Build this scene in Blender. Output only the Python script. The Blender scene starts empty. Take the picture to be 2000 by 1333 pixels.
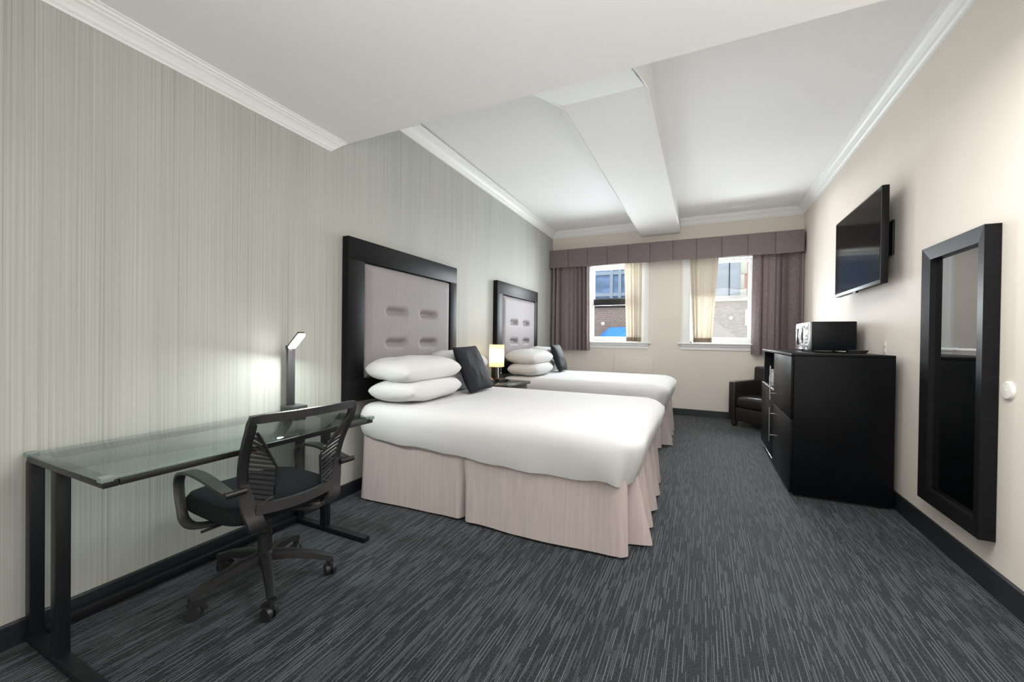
import bpy, bmesh, math, random
from mathutils import Vector, Matrix, noise as mnoise

random.seed(7)
S = bpy.context.scene
COL = S.collection
PI = math.pi

# ------------------------------------------------------------------ camera
CAM = Vector((2.42, 0.0, 1.2))
FPX, YAW, PITCH, ROLL = 790.0, .44233, -.0073, .012
cd = bpy.data.cameras.new('camera')
cd.sensor_fit = 'HORIZONTAL'; cd.sensor_width = 36.0
cd.lens = FPX * 36.0 / 2000.0
cd.clip_start = .05; cd.clip_end = 200
cam = bpy.data.objects.new('camera', cd); COL.objects.link(cam)
_r = Vector((math.cos(YAW), math.sin(YAW), 0)); _f0 = Vector((-math.sin(YAW), math.cos(YAW), 0)); _u0 = Vector((0, 0, 1))
_f = _f0 * math.cos(PITCH) + _u0 * math.sin(PITCH)
_u = -_f0 * math.sin(PITCH) + _u0 * math.cos(PITCH)
_r2 = _r * math.cos(ROLL) + _u * math.sin(ROLL)
_u2 = -_r * math.sin(ROLL) + _u * math.cos(ROLL)
M = Matrix((_r2, _u2, -_f)).transposed().to_4x4()
M.translation = CAM
cam.matrix_world = M
S.camera = cam

# ------------------------------------------------------------------ view and sky
S.view_settings.view_transform = 'Standard'
S.view_settings.look = 'None'
S.view_settings.gamma = 1
S.view_settings.use_curve_mapping = False
S.view_settings.exposure = 0.0
S.cycles.use_denoising = True
S.cycles.max_bounces = 10
S.cycles.diffuse_bounces = 6
S.cycles.glossy_bounces = 4
S.cycles.transparent_max_bounces = 12
S.cycles.sample_clamp_indirect = 6
wd = bpy.data.worlds.new('sky'); S.world = wd; wd.use_nodes = True
bg = wd.node_tree.nodes['Background']
bg.inputs['Color'].default_value = (.80, .90, 1.0, 1); bg.inputs['Strength'].default_value = 1.9


def area(name, loc, target, sx, sy, energy, color=(1, 1, 1), spread=180):
    l = bpy.data.lights.new(name, 'AREA'); l.shape = 'RECTANGLE'; l.size = sx; l.size_y = sy
    l.energy = energy; l.color = color; l.spread = math.radians(spread)
    o = bpy.data.objects.new(name, l); COL.objects.link(o); o.location = loc
    o.rotation_euler = (Vector(target) - Vector(loc)).to_track_quat('-Z', 'Y').to_euler()
    return o


# daylight falling in through the two windows, and added fill lights with no fixture
area('window_daylight', (1.02, 7.50, 1.82), (1.4, 4.4, 1.5), .9, 1.35, 150, (.93, .965, 1.0))
area('window_daylight', (2.66, 7.50, 1.48), (2.5, 4.4, 1.4), .9, .72, 100, (.93, .965, 1.0))
area('room_fill_up', (.72, 5.0, 1.15), (.72, 5.0, 3.1), .8, 2.8, 5.5, (.99, .99, 1.0))  # added fill over the beds to brighten the ceiling; no lamp stands here
area('room_fill_up', (2.85, 5.0, 1.15), (2.85, 5.0, 3.1), .7, 2.8, 5.5, (.99, .99, 1.0))  # another added upward fill, over the aisle
area('room_fill_down', (2.2, 4.9, 2.85), (2.3, 5.1, 0), 1.6, 2.6, 27, (1.0, .99, .97))  # added soft fill from above for bed tops and low far walls
area('near_fill_down', (2.85, 1.65, 2.56), (3.0, 1.75, 0), 1.2, .8, 52, (1.0, .985, .965))  # added fill under the lower ceiling, lifts the near right wall
area('near_fill_up', (2.4, -.6, 1.5), (2.9, -.1, 2.6), 2.2, 1.6, 60, (.99, .99, 1.0))  # added fill behind the camera for the lower ceiling and right wall
area('near_fill_low', (1.7, -2.0, .65), (.15, 1.3, .3), 1.8, 1.2, 21, (1.0, .99, .97))  # added low fill towards the wall under the desk, no real source


# ------------------------------------------------------------------ materials
def nodes(m):
    return m.node_tree.nodes, m.node_tree.links


def mat(name, col, rough=.5, metal=0.0, spec=.5, noise=None, bump=None, sheen=0, coat=0):
    """noise=(scale xyz, amount) varies the colour; bump=(scale xyz, strength)"""
    m = bpy.data.materials.new(name); m.use_nodes = True
    n, L = nodes(m); b = n['Principled BSDF']
    b.inputs['Base Color'].default_value = (*col, 1); b.inputs['Roughness'].default_value = rough
    b.inputs['Metallic'].default_value = metal; b.inputs['Specular IOR Level'].default_value = spec
    b.inputs['Sheen Weight'].default_value = sheen; b.inputs['Coat Weight'].default_value = coat
    if noise or bump:
        g = n.new('ShaderNodeNewGeometry')
    if noise:
        mp = n.new('ShaderNodeMapping'); mp.inputs['Scale'].default_value = noise[0]
        L.new(g.outputs['Position'], mp.inputs['Vector'])
        t = n.new('ShaderNodeTexNoise'); t.inputs['Scale'].default_value = 1; t.inputs['Detail'].default_value = 3
        L.new(mp.outputs[0], t.inputs['Vector'])
        mr = n.new('ShaderNodeMapRange'); mr.inputs[1].default_value = .3; mr.inputs[2].default_value = .7
        mr.inputs[3].default_value = 1 - noise[1]; mr.inputs[4].default_value = 1 + noise[1]
        L.new(t.outputs['Fac'], mr.inputs[0])
        mx = n.new('ShaderNodeMix'); mx.data_type = 'RGBA'; mx.blend_type = 'MULTIPLY'; mx.inputs[0].default_value = 1
        mx.inputs[6].default_value = (*col, 1); L.new(mr.outputs[0], mx.inputs[7])
        L.new(mx.outputs[2], b.inputs['Base Color'])
    if bump:
        mp = n.new('ShaderNodeMapping'); mp.inputs['Scale'].default_value = bump[0]
        L.new(g.outputs['Position'], mp.inputs['Vector'])
        t = n.new('ShaderNodeTexNoise'); t.inputs['Scale'].default_value = 1; t.inputs['Detail'].default_value = 2
        L.new(mp.outputs[0], t.inputs['Vector'])
        bp = n.new('ShaderNodeBump'); bp.inputs['Strength'].default_value = bump[1]; bp.inputs['Distance'].default_value = .004
        L.new(t.outputs['Fac'], bp.inputs['Height']); L.new(bp.outputs[0], b.inputs['Normal'])
    return m


def emit(name, col, strength):
    m = bpy.data.materials.new(name); m.use_nodes = True
    b = m.node_tree.nodes['Principled BSDF']
    b.inputs['Base Color'].default_value = (*col, 1)
    b.inputs['Emission Color'].default_value = (*col, 1); b.inputs['Emission Strength'].default_value = strength
    return m


def math_node(n, L, op, a, b=None):
    x = n.new('ShaderNodeMath'); x.operation = op
    for i, v in enumerate((a, b)):
        if v is None: continue
        if isinstance(v, bpy.types.NodeSocket): L.new(v, x.inputs[i])
        else: x.inputs[i].default_value = v
    return x.outputs[0]


def wallpaper():
    m = bpy.data.materials.new('striped_wallpaper'); m.use_nodes = True
    n, L = nodes(m); b = n['Principled BSDF']; b.inputs['Roughness'].default_value = .62; b.inputs['Specular IOR Level'].default_value = .25
    g = n.new('ShaderNodeNewGeometry')
    outs = []
    for sc, det in (((0, 120, .5), 1), ((0, 290, 1.0), 0), ((0, 5, .2), 1)):
        mp = n.new('ShaderNodeMapping'); mp.inputs['Scale'].default_value = sc
        L.new(g.outputs['Position'], mp.inputs['Vector'])
        t = n.new('ShaderNodeTexNoise'); t.inputs['Scale'].default_value = 1; t.inputs['Detail'].default_value = det
        L.new(mp.outputs[0], t.inputs['Vector']); outs.append(t.outputs['Fac'])
    s = math_node(n, L, 'ADD', math_node(n, L, 'MULTIPLY', outs[0], .50), math_node(n, L, 'MULTIPLY', outs[1], .30))
    s = math_node(n, L, 'ADD', s, math_node(n, L, 'MULTIPLY', outs[2], .20))
    r = n.new('ShaderNodeValToRGB'); L.new(s, r.inputs[0])
    e = r.color_ramp.elements
    e[0].position = .34; e[0].color = (.345, .358, .325, 1)
    e[1].position = .64; e[1].color = (.495, .502, .462, 1)
    k = e.new(.44); k.color = (.420, .432, .396, 1)
    L.new(r.outputs[0], b.inputs['Base Color'])
    bp = n.new('ShaderNodeBump'); bp.inputs['Strength'].default_value = .15; bp.inputs['Distance'].default_value = .002
    L.new(s, bp.inputs['Height']); L.new(bp.outputs[0], b.inputs['Normal'])
    return m


def carpet():
    m = bpy.data.materials.new('dashed_carpet'); m.use_nodes = True
    n, L = nodes(m); b = n['Principled BSDF']; b.inputs['Roughness'].default_value = .72; b.inputs['Specular IOR Level'].default_value = .22
    b.inputs['Sheen Weight'].default_value = .15; b.inputs['Sheen Roughness'].default_value = .45
    g = n.new('ShaderNodeNewGeometry'); sx = n.new('ShaderNodeSeparateXYZ'); L.new(g.outputs['Position'], sx.inputs[0])
    X, Y = sx.outputs[0], sx.outputs[1]
    rowf = math_node(n, L, 'DIVIDE', X, .0066)
    row = math_node(n, L, 'FLOOR', rowf)
    fr = math_node(n, L, 'FRACT', rowf)
    odd = math_node(n, L, 'FLOORED_MODULO', row, 2.0)

    def row_noise(kx, ky, off):
        cb = n.new('ShaderNodeCombineXYZ'); L.new(math_node(n, L, 'MULTIPLY', row, kx), cb.inputs[0])
        L.new(math_node(n, L, 'MULTIPLY', Y, ky), cb.inputs[1]); cb.inputs[2].default_value = off
        t = n.new('ShaderNodeTexNoise'); t.inputs['Scale'].default_value = 1; t.inputs['Detail'].default_value = 0
        L.new(cb.outputs[0], t.inputs['Vector']); return t.outputs['Fac']
    # dashes along each row: every second row is strong and long, the others faint and short
    shifted = math_node(n, L, 'SUBTRACT', row_noise(5.37, 6.6, .3), math_node(n, L, 'MULTIPLY', odd, .075))
    mr = n.new('ShaderNodeMapRange'); mr.inputs[1].default_value = .43; mr.inputs[2].default_value = .48
    L.new(shifted, mr.inputs[0])
    tri = math_node(n, L, 'ABSOLUTE', math_node(n, L, 'SUBTRACT', fr, .5))
    ln = n.new('ShaderNodeMapRange'); ln.inputs[1].default_value = .32; ln.inputs[2].default_value = .14
    L.new(tri, ln.inputs[0])
    gain = n.new('ShaderNodeMapRange'); gain.inputs[1].default_value = .3; gain.inputs[2].default_value = .7
    gain.inputs[3].default_value = .25; gain.inputs[4].default_value = 1.25
    L.new(row_noise(3.11, 2.1, 4.7), gain.inputs[0])
    dash = math_node(n, L, 'MULTIPLY', math_node(n, L, 'MULTIPLY', mr.outputs[0], ln.outputs[0]), gain.outputs[0])
    dash = math_node(n, L, 'MULTIPLY', dash, math_node(n, L, 'SUBTRACT', 1.0, math_node(n, L, 'MULTIPLY', odd, .45)))
    # speckled loops
    mp = n.new('ShaderNodeMapping'); mp.inputs['Scale'].default_value = (150, 105, 1)
    L.new(g.outputs['Position'], mp.inputs['Vector'])
    t2 = n.new('ShaderNodeTexNoise'); t2.inputs['Scale'].default_value = 1; t2.inputs['Detail'].default_value = 1
    L.new(mp.outputs[0], t2.inputs['Vector'])
    r = n.new('ShaderNodeValToRGB'); L.new(t2.outputs['Fac'], r.inputs[0])
    r.color_ramp.elements[0].position = .40; r.color_ramp.elements[0].color = (.006, .007, .008, 1)
    r.color_ramp.elements[1].position = .62; r.color_ramp.elements[1].color = (.018, .023, .028, 1)
    mx = n.new('ShaderNodeMix'); mx.data_type = 'RGBA'; mx.clamp_factor = True; L.new(dash, mx.inputs[0])
    L.new(r.outputs[0], mx.inputs[6]); mx.inputs[7].default_value = (.108, .134, .150, 1)
    L.new(mx.outputs[2], b.inputs['Base Color'])
    h = math_node(n, L, 'ADD', t2.outputs['Fac'], dash)
    bp = n.new('ShaderNodeBump'); bp.inputs['Strength'].default_value = .5; bp.inputs['Distance'].default_value = .004
    L.new(h, bp.inputs['Height']); L.new(bp.outputs[0], b.inputs['Normal'])
    return m


def brick(name, c1, c2, mortar, sc=4.0):
    m = bpy.data.materials.new(name); m.use_nodes = True
    n, L = nodes(m); b = n['Principled BSDF']; b.inputs['Roughness'].default_value = .9
    g = n.new('ShaderNodeNewGeometry'); sp = n.new('ShaderNodeSeparateXYZ'); L.new(g.outputs['Position'], sp.inputs[0])
    cb = n.new('ShaderNodeCombineXYZ'); L.new(sp.outputs[0], cb.inputs[0]); L.new(sp.outputs[2], cb.inputs[1])
    t = n.new('ShaderNodeTexBrick'); t.inputs['Scale'].default_value = sc
    t.inputs['Color1'].default_value = (*c1, 1); t.inputs['Color2'].default_value = (*c2, 1); t.inputs['Mortar'].default_value = (*mortar, 1)
    t.inputs['Mortar Size'].default_value = .02
    L.new(cb.outputs[0], t.inputs['Vector']); L.new(t.outputs['Color'], b.inputs['Base Color'])
    return m


def mixed(name, col, transp, rough=.5, translucent=0.0, glossy=False, f0=.035):
    """a see-through material: transparent share, then diffuse / translucent or a sharp gloss"""
    m = bpy.data.materials.new(name); m.use_nodes = True
    n, L = nodes(m); n.remove(n['Principled BSDF']); out = n['Material Output']
    tr = n.new('ShaderNodeBsdfTransparent')
    if glossy:
        tr.inputs[0].default_value = (*col, 1)
        a = n.new('ShaderNodeBsdfGlossy'); a.inputs['Roughness'].default_value = rough
        lwt = n.new('ShaderNodeLayerWeight'); lwt.inputs[0].default_value = .5
        fr = math_node(n, L, 'ADD', math_node(n, L, 'MULTIPLY', math_node(n, L, 'POWER', lwt.outputs['Facing'], 4.5), .8), f0)
        mx = n.new('ShaderNodeMixShader'); L.new(fr, mx.inputs[0]); L.new(tr.outputs[0], mx.inputs[1]); L.new(a.outputs[0], mx.inputs[2])
    else:
        d = n.new('ShaderNodeBsdfDiffuse'); d.inputs[0].default_value = (*col, 1)
        src = d.outputs[0]
        if translucent:
            tl = n.new('ShaderNodeBsdfTranslucent'); tl.inputs[0].default_value = (*col, 1)
            m1 = n.new('ShaderNodeMixShader'); m1.inputs[0].default_value = translucent
            L.new(d.outputs[0], m1.inputs[1]); L.new(tl.outputs[0], m1.inputs[2]); src = m1.outputs[0]
        mx = n.new('ShaderNodeMixShader'); mx.inputs[0].default_value = 1 - transp
        L.new(tr.outputs[0], mx.inputs[1]); L.new(src, mx.inputs[2])
    L.new(mx.outputs[0], out.inputs[0])
    return m


MT = dict(
    ceiling=mat('ceiling_paint', (.80, .80, .79), .75, noise=((1.3, 1.3, 1.3), .012)),
    trim=mat('white_trim_paint', (.84, .84, .83), .45),
    paper=wallpaper(),
    cream=mat('cream_wall_paint', (.745, .68, .608), .7, noise=((2, 2, 2), .02), bump=((60, 60, 60), .06)),
    carpet=carpet(),
    black_vinyl=mat('black_vinyl_base', (.012, .014, .018), .45),
    black_wood=mat('black_stained_wood', (.007, .007, .008), .45, spec=.15, noise=((8, 8, 90), .3), bump=((15, 15, 220), .12)),
    black_lam=mat('black_laminate', (.004, .0045, .0055), .40, spec=.10, noise=((4, 60, 4), .2)),
    pad=mat('silver_mauve_vinyl', (.305, .280, .292), .52, spec=.16, noise=((6, 160, 12), .08), bump=((10, 260, 20), .08)),
    sheet=mat('white_bed_linen', (.67, .67, .675), .85, spec=.2, bump=((25, 25, 25), .06)),
    pillow=mat('white_pillowcase', (.68, .68, .68), .85, spec=.2, bump=((14, 14, 14), .18)),
    skirt=mat('taupe_bed_skirt', (.50, .432, .415), .8, spec=.2, noise=((60, 60, 3), .07), bump=((120, 120, 30), .1)),
    black_cloth=mat('black_satin_cloth', (.011, .012, .016), .7, spec=.25, bump=((9, 9, 9), .06)),
    drape=mat('taupe_drape', (.205, .163, .166), .9, spec=.1, noise=((25, 25, 160), .25), bump=((60, 60, 200), .1)),
    valance=mat('taupe_valance', (.185, .150, .150), .85, spec=.15, noise=((90, 90, 90), .1)),
    sheer=mixed('cream_sheer', (.60, .55, .475), .06, translucent=.27),
    sheer_hem=mixed('cream_sheer_hem', (.38, .32, .25), .01, translucent=.15),
    pane=mixed('window_glass', (.96, .98, .98), 1, .02, glossy=True, f0=.008),
    tabletop=mixed('green_table_glass', (.82, .905, .89), 1, .03, glossy=True, f0=.09),
    black_metal=mat('black_metal', (.010, .011, .014), .42, metal=.3),
    rail=mat('bronze_black_rail', (.035, .033, .033), .35, metal=.6),
    chrome=mat('brushed_chrome', (.72, .72, .74), .25, metal=1),
    clear_clip=mat('clear_plastic_clip', (.20, .25, .24), .25),
    plastic=mat('black_plastic', (.016, .016, .018), .42),
    plastic_gloss=mat('black_gloss_plastic', (.035, .034, .036), .28),
    mesh=mixed('black_mesh_fabric', (.020, .021, .023), .40),
    seatcloth=mat('black_seat_fabric', (.012, .016, .017), .95, spec=.2, noise=((140, 140, 140), .4), bump=((160, 160, 160), .3)),
    leather=mat('dark_brown_leather', (.020, .016, .016), .30, bump=((45, 45, 45), .1)),
    screen=mat('tv_screen', (.003, .003, .004), .10, spec=.05),
    tvcase=mat('tv_case', (.008, .008, .009), .45, spec=.15),
    mirror=mat('mirror_glass', (.33, .34, .35), .02, metal=1),
    oven_black=mat('black_enamel', (.006, .007, .009), .4, spec=.15),
    silver=mat('silver_plastic', (.62, .64, .66), .18, metal=.8),
    white_plastic=mat('white_plastic', (.78, .75, .70), .4),
    led=emit('led_diffuser', (1.0, .99, .96), 30),
    bulb=emit('warm_bulb', (1.0, .72, .40), 12),
    shade=mixed('lamp_shade_fabric', (.66, .53, .35), .0, translucent=.75),
    darkwood=mat('dark_brown_wood', (.030, .018, .013), .35),
    brick_brown=brick('brown_brick', (.24, .165, .13), (.30, .21, .17), (.38, .33, .30), 5),
    brick_pale=brick('pale_brick', (.40, .335, .29), (.49, .42, .37), (.58, .53, .48), 7),
    brick_red=brick('red_brick', (.68, .34, .27), (.74, .40, .32), (.7, .6, .55), 4),
    grey_panel=mat('grey_cladding', (.58, .585, .61), .7, noise=((.2, .2, 9), .06)),
    quoin=mat('cream_stone', (.82, .76, .62), .8),
    blue_glass=mat('blue_glass_facade', (.24, .33, .50), .3, noise=((1.5, 1, 3), .3)),
    concrete=mat('pale_concrete', (.50, .54, .60), .7),
    fascia=mat('black_fascia', (.008, .008, .008), .6),
    tarp=mat('blue_tarp', (.03, .20, .70), .5, bump=((4, 4, 4), .5)),
    asphalt=mat('asphalt', (.12, .12, .12), .9),
    clearplastic=mixed('bottle_plastic', (.90, .93, .95), .35, translucent=.3),
    paper_white=mat('white_paper', (.8, .8, .8), .7),
    cable=mat('phone_tan', (.40, .25, .16), .35),
)


# ------------------------------------------------------------------ mesh helpers
class MB:
    def __init__(s):
        s.bm = bmesh.new()

    def box(s, x0, x1, y0, y1, z0, z1, bevel=0, seg=2, rot=None, at=None):
        """axis box; with rot (Matrix 3x3) the box is local and is rotated and moved to `at`"""
        r = bmesh.ops.create_cube(s.bm, size=1)
        vs = r['verts']
        for v in vs:
            v.co = Vector((x0 + (v.co.x + .5) * (x1 - x0), y0 + (v.co.y + .5) * (y1 - y0), z0 + (v.co.z + .5) * (z1 - z0)))
        if bevel:
            es = list({e for v in vs for e in v.link_edges})
            rb = bmesh.ops.bevel(s.bm, geom=es, offset=bevel, segments=seg, affect='EDGES', profile=.5)
            vs = list({v for f in rb['faces'] for v in f.verts})
        if rot is not None:
            for v in vs: v.co = rot @ v.co
        if at is not None:
            for v in vs: v.co = v.co + Vector(at)
        return s

    def cyl(s, p0, p1, r0, r1=None, seg=20, caps=True):
        r1 = r0 if r1 is None else r1
        p0, p1 = Vector(p0), Vector(p1); d = (p1 - p0).normalized()
        a = d.orthogonal().normalized(); b = d.cross(a)
        A = [s.bm.verts.new(p0 + (a * math.cos(t) + b * math.sin(t)) * r0) for t in (2 * PI * i / seg for i in range(seg))]
        B = [s.bm.verts.new(p1 + (a * math.cos(t) + b * math.sin(t)) * r1) for t in (2 * PI * i / seg for i in range(seg))]
        for i in range(seg): s.bm.faces.new((A[i], A[(i + 1) % seg], B[(i + 1) % seg], B[i]))
        if caps: s.bm.faces.new(A[::-1]); s.bm.faces.new(B)
        return s

    def lathe(s, c, prof, seg=28, axis='Z'):
        c = Vector(c); rings = []
        for r, h in prof:
            ring = []
            for i in range(seg):
                t = 2 * PI * i / seg
                p = Vector((r * math.cos(t), r * math.sin(t), h))
                if axis == 'X': p = Vector((h, p.x, p.y))
                if axis == 'Y': p = Vector((p.x, h, p.y))
                ring.append(s.bm.verts.new(c + p))
            rings.append(ring)
        for a, b in zip(rings, rings[1:]):
            for i in range(seg): s.bm.faces.new((a[i], a[(i + 1) % seg], b[(i + 1) % seg], b[i]))
        s.bm.faces.new(rings[0][::-1]); s.bm.faces.new(rings[-1])
        return s

    def sweep(s, path, prof, up=(0, 0, 1), closed=False, scales=None):
        """prof: closed 2D outline in (side, up) axes carried along path"""
        P = [Vector(p) for p in path]; up = Vector(up); rings = []
        for i, p in enumerate(P):
            t = (P[min(i + 1, len(P) - 1)] - P[max(i - 1, 0)]).normalized()
            side = t.cross(up)
            side = side.normalized() if side.length > 1e-5 else t.orthogonal().normalized()
            u = side.cross(t).normalized(); k = scales[i] if scales else 1
            if not isinstance(k, tuple): k = (k, k)
            rings.append([s.bm.verts.new(p + side * (a * k[0]) + u * (b * k[1])) for a, b in prof])
        m = len(prof)
        for a, b in zip(rings, rings[1:]):
            for i in range(m): s.bm.faces.new((a[i], a[(i + 1) % m], b[(i + 1) % m], b[i]))
        s.bm.faces.new(rings[0][::-1]); s.bm.faces.new(rings[-1])
        return s

    def tube(s, path, r, seg=10):
        return s.sweep(path, [(r * math.cos(2 * PI * i / seg), r * math.sin(2 * PI * i / seg)) for i in range(seg)], up=(.13, .27, .95))

    def grid(s, nu, nv, fn, closed_u=False):
        V = [[s.bm.verts.new(fn(i / (nu if closed_u else nu - 1), j / (nv - 1))) for i in range(nu)] for j in range(nv)]
        for j in range(nv - 1):
            for i in range(nu if closed_u else nu - 1):
                k = (i + 1) % nu
                s.bm.faces.new((V[j][i], V[j][k], V[j + 1][k], V[j + 1][i]))
        return V

    def prism(s, pts, axis, a, b):
        """extrude a 2D polygon along an axis ('X': pts are (y,z); 'Y': (x,z); 'Z': (x,y))"""
        def mk(p, h):
            return {'X': Vector((h, p[0], p[1])), 'Y': Vector((p[0], h, p[1])), 'Z': Vector((p[0], p[1], h))}[axis]
        A = [s.bm.verts.new(mk(p, a)) for p in pts]; B = [s.bm.verts.new(mk(p, b)) for p in pts]
        n = len(pts)
        for i in range(n): s.bm.faces.new((A[i], A[(i + 1) % n], B[(i + 1) % n], B[i]))
        s.bm.faces.new(A[::-1]); s.bm.faces.new(B)
        return s


def smooth_path(P, sub=5):
    P = [Vector(p) for p in P]; out = []
    for i in range(len(P) - 1):
        a, b, c, d = P[max(i - 1, 0)], P[i], P[i + 1], P[min(i + 2, len(P) - 1)]
        for k in range(sub):
            t = k / sub
            out.append(.5 * ((2 * b) + (c - a) * t + (2 * a - 5 * b + 4 * c - d) * t * t + (3 * b - a - 3 * c + d) * t ** 3))
    out.append(P[-1]); return out


def smooth_vals(v, sub=5):
    return [v[i] + (v[i + 1] - v[i]) * k / sub for i in range(len(v) - 1) for k in range(sub)] + [v[-1]]


ROOTM = {}


def root_matrix(o):
    while o is not None:
        if o.name in ROOTM: return ROOTM[o.name]
        o = o.parent
    return Matrix.Identity(4)


def build(name, mb, m, parent=None, local=False, smooth=True, angle=38, mods=None, solid=None):
    bmesh.ops.recalc_face_normals(mb.bm, faces=mb.bm.faces)
    me = bpy.data.meshes.new(name); mb.bm.to_mesh(me); mb.bm.free()
    for mm in (m if isinstance(m, (list, tuple)) else [m]): me.materials.append(mm)
    if parent is not None and not local: me.transform(root_matrix(parent).inverted())
    if smooth:
        me.shade_smooth(); me.set_sharp_from_angle(angle=math.radians(angle))
    o = bpy.data.objects.new(name, me); COL.objects.link(o)
    if parent is not None: o.parent = parent
    if solid:
        md = o.modifiers.new('thickness', 'SOLIDIFY'); md.thickness = solid; md.offset = 0
        es = o.modifiers.new('crisp_rim', 'EDGE_SPLIT'); es.split_angle = math.radians(55); es.use_edge_sharp = True
    return o


def tag(o, label, cat, group=None):
    o['label'] = label; o['category'] = cat
    if group: o['group'] = group
    return o


def struct(o):
    o['kind'] = 'structure'; return o


def thing(name, label, cat, loc=(0, 0, 0), rz=0, group=None):
    o = bpy.data.objects.new(name, None); COL.objects.link(o)
    o.empty_display_size = .1
    o.location = loc; o.rotation_euler = (0, 0, rz)
    ROOTM[o.name] = Matrix.Translation(loc) @ Matrix.Rotation(rz, 4, 'Z')
    return tag(o, label, cat, group)


def dup(root, loc, rz, label, cat=None, group=None):
    r = root.copy(); COL.objects.link(r); r.location = loc; r.rotation_euler = (0, 0, rz)
    r['label'] = label
    ROOTM[r.name] = Matrix.Translation(loc) @ Matrix.Rotation(rz, 4, 'Z')
    for ch in list(root.children):
        c = ch.copy(); COL.objects.link(c); c.parent = r
        for gch in list(ch.children):
            d = gch.copy(); COL.objects.link(d); d.parent = c
    return r


def lerp_table(tab, x):
    if x <= tab[0][0]: return tab[0][1]
    for (a, va), (b, vb) in zip(tab, tab[1:]):
        if x <= b:
            t = (x - a) / (b - a); t = t * t * (3 - 2 * t)
            return va + (vb - va) * t
    return tab[-1][1]


# ------------------------------------------------------------------ room shell
D = 7.02          # window wall
XR = 3.70         # right wall
YB = -2.2         # wall behind the camera
ZC, ZS = 3.13, 2.59
YS = 2.135        # edge of the lower ceiling


def lw(y): return .045 - .0226 * (y - .6)


TH = math.atan(.0226)

b = MB(); b.box(-.6, 4.2, YB - .2, D + .3, -.1, 0); struct(build('floor', b, MT['carpet'], smooth=False))
b = MB(); b.prism([(lw(YB), YB), (lw(D + .3), D + .3), (lw(D + .3) - .2, D + .3), (lw(YB) - .2, YB)], 'Z', 0, 3.3)
struct(build('wall_left', b, MT['paper'], smooth=False))
b = MB(); b.box(XR, XR + .2, YB, D + .3, 0, 3.3); struct(build('wall_right', b, MT['cream'], smooth=False))
b = MB(); b.box(-.4, 4.0, YB - .2, YB, 0, 3.3); struct(build('wall_back', b, MT['cream'], smooth=False))
W1, W2, WZ = (.58, 1.46), (2.22, 3.10), (1.15, 2.50)
b = MB()
for x0, x1 in ((-.35, W1[0]), (W1[1], W2[0]), (W2[1], XR)): b.box(x0, x1, D, D + .28, 0, 3.3)
for x0, x1 in (W1, W2):
    b.box(x0, x1, D, D + .28, 0, WZ[0]); b.box(x0, x1, D, D + .28, WZ[1], 3.3)
struct(build('wall_far', b, MT['cream'], smooth=False))
b = MB(); b.box(-.35, XR, YS - .05, D, ZC, ZC + .15); struct(build('ceiling', b, MT['ceiling'], smooth=False))
b = MB(); b.box(-.35, XR, YB, YS, ZS, ZC + .15); struct(build('ceiling', b, MT['ceiling'], smooth=False))
# ceiling beam running to the window wall, sloping down to meet the lower ceiling
b = MB(); b.prism([(D, 2.907), (2.82, 2.895), (YS, 2.615), (YS, ZC), (D, ZC)], 'X', 1.458, 2.062)
bmesh.ops.bevel(b.bm, geom=[e for e in b.bm.edges if abs(e.verts[0].co.x - e.verts[1].co.x) < 1e-4 and max(v.co.z for v in e.verts) < 3], offset=.012, segments=2, affect='EDGES')
struct(build('ceiling_beam', b, MT['ceiling'], smooth=False))

CROWN = [(0, -.112), (.012, -.112), (.015, -.098), (.026, -.090), (.034, -.070), (.050, -.048), (.068, -.038), (.070, -.028), (.084, -.024), (.086, -.010), (.100, -.008), (.100, 0), (0, 0)]


def crown(name, A, B, out, k=1.0, slant=0.0, lift=(0, 0)):
    A, B, out = Vector(A), Vector(B), Vector(out).normalized(); d = (B - A).normalized()
    m = MB()
    R0 = [m.bm.verts.new(A + out * p * k + Vector((0, 0, q * k + lift[0]))) for p, q in CROWN]
    R1 = [m.bm.verts.new(B + out * p * k + Vector((0, 0, q * k + lift[1])) + d * (slant * (q + .112) / .112)) for p, q in CROWN]
    n = len(CROWN)
    for i in range(n): m.bm.faces.new((R0[i], R0[(i + 1) % n], R1[(i + 1) % n], R1[i]))
    m.bm.faces.new(R0[::-1]); m.bm.faces.new(R1)
    return struct(build(name, m, MT['trim'], angle=12))


nl = Vector((math.cos(TH), math.sin(TH), 0))
crown('trim_1', (lw(YB), YB, ZS), (lw(2.04), 2.04, ZS), nl, .76, slant=.09)
crown('trim_2', (lw(YS), YS, ZC), (lw(D), D, ZC), nl, 1.0, lift=(-.02, 0))
crown('trim_3', (XR, YS, ZC), (XR, D, ZC), (-1, 0, 0), 1.0)
crown('trim_4', (XR, D, ZC), (lw(D), D, ZC), (0, -1, 0), 1.0)

b = MB(); b.sweep([(lw(YB), YB, 0), (lw(D), D, 0)], [(0, 0), (.016, 0), (.012, .085), (.008, .092), (0, .092)])
struct(build('baseboard_left', b, MT['black_vinyl'], smooth=False))
b = MB(); b.prism([(XR, 0), (XR - .022, 0), (XR - .014, .112), (XR - .008, .118), (XR, .118)], 'Y', YB, D)
struct(build('baseboard_right', b, MT['black_vinyl'], smooth=False))
b = MB(); b.prism([(D, 0), (D - .02, 0), (D - .014, .098), (D - .008, .104), (D, .104)], 'X', lw(D), XR)
struct(build('baseboard_far', b, MT['black_vinyl'], smooth=False))


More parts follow.
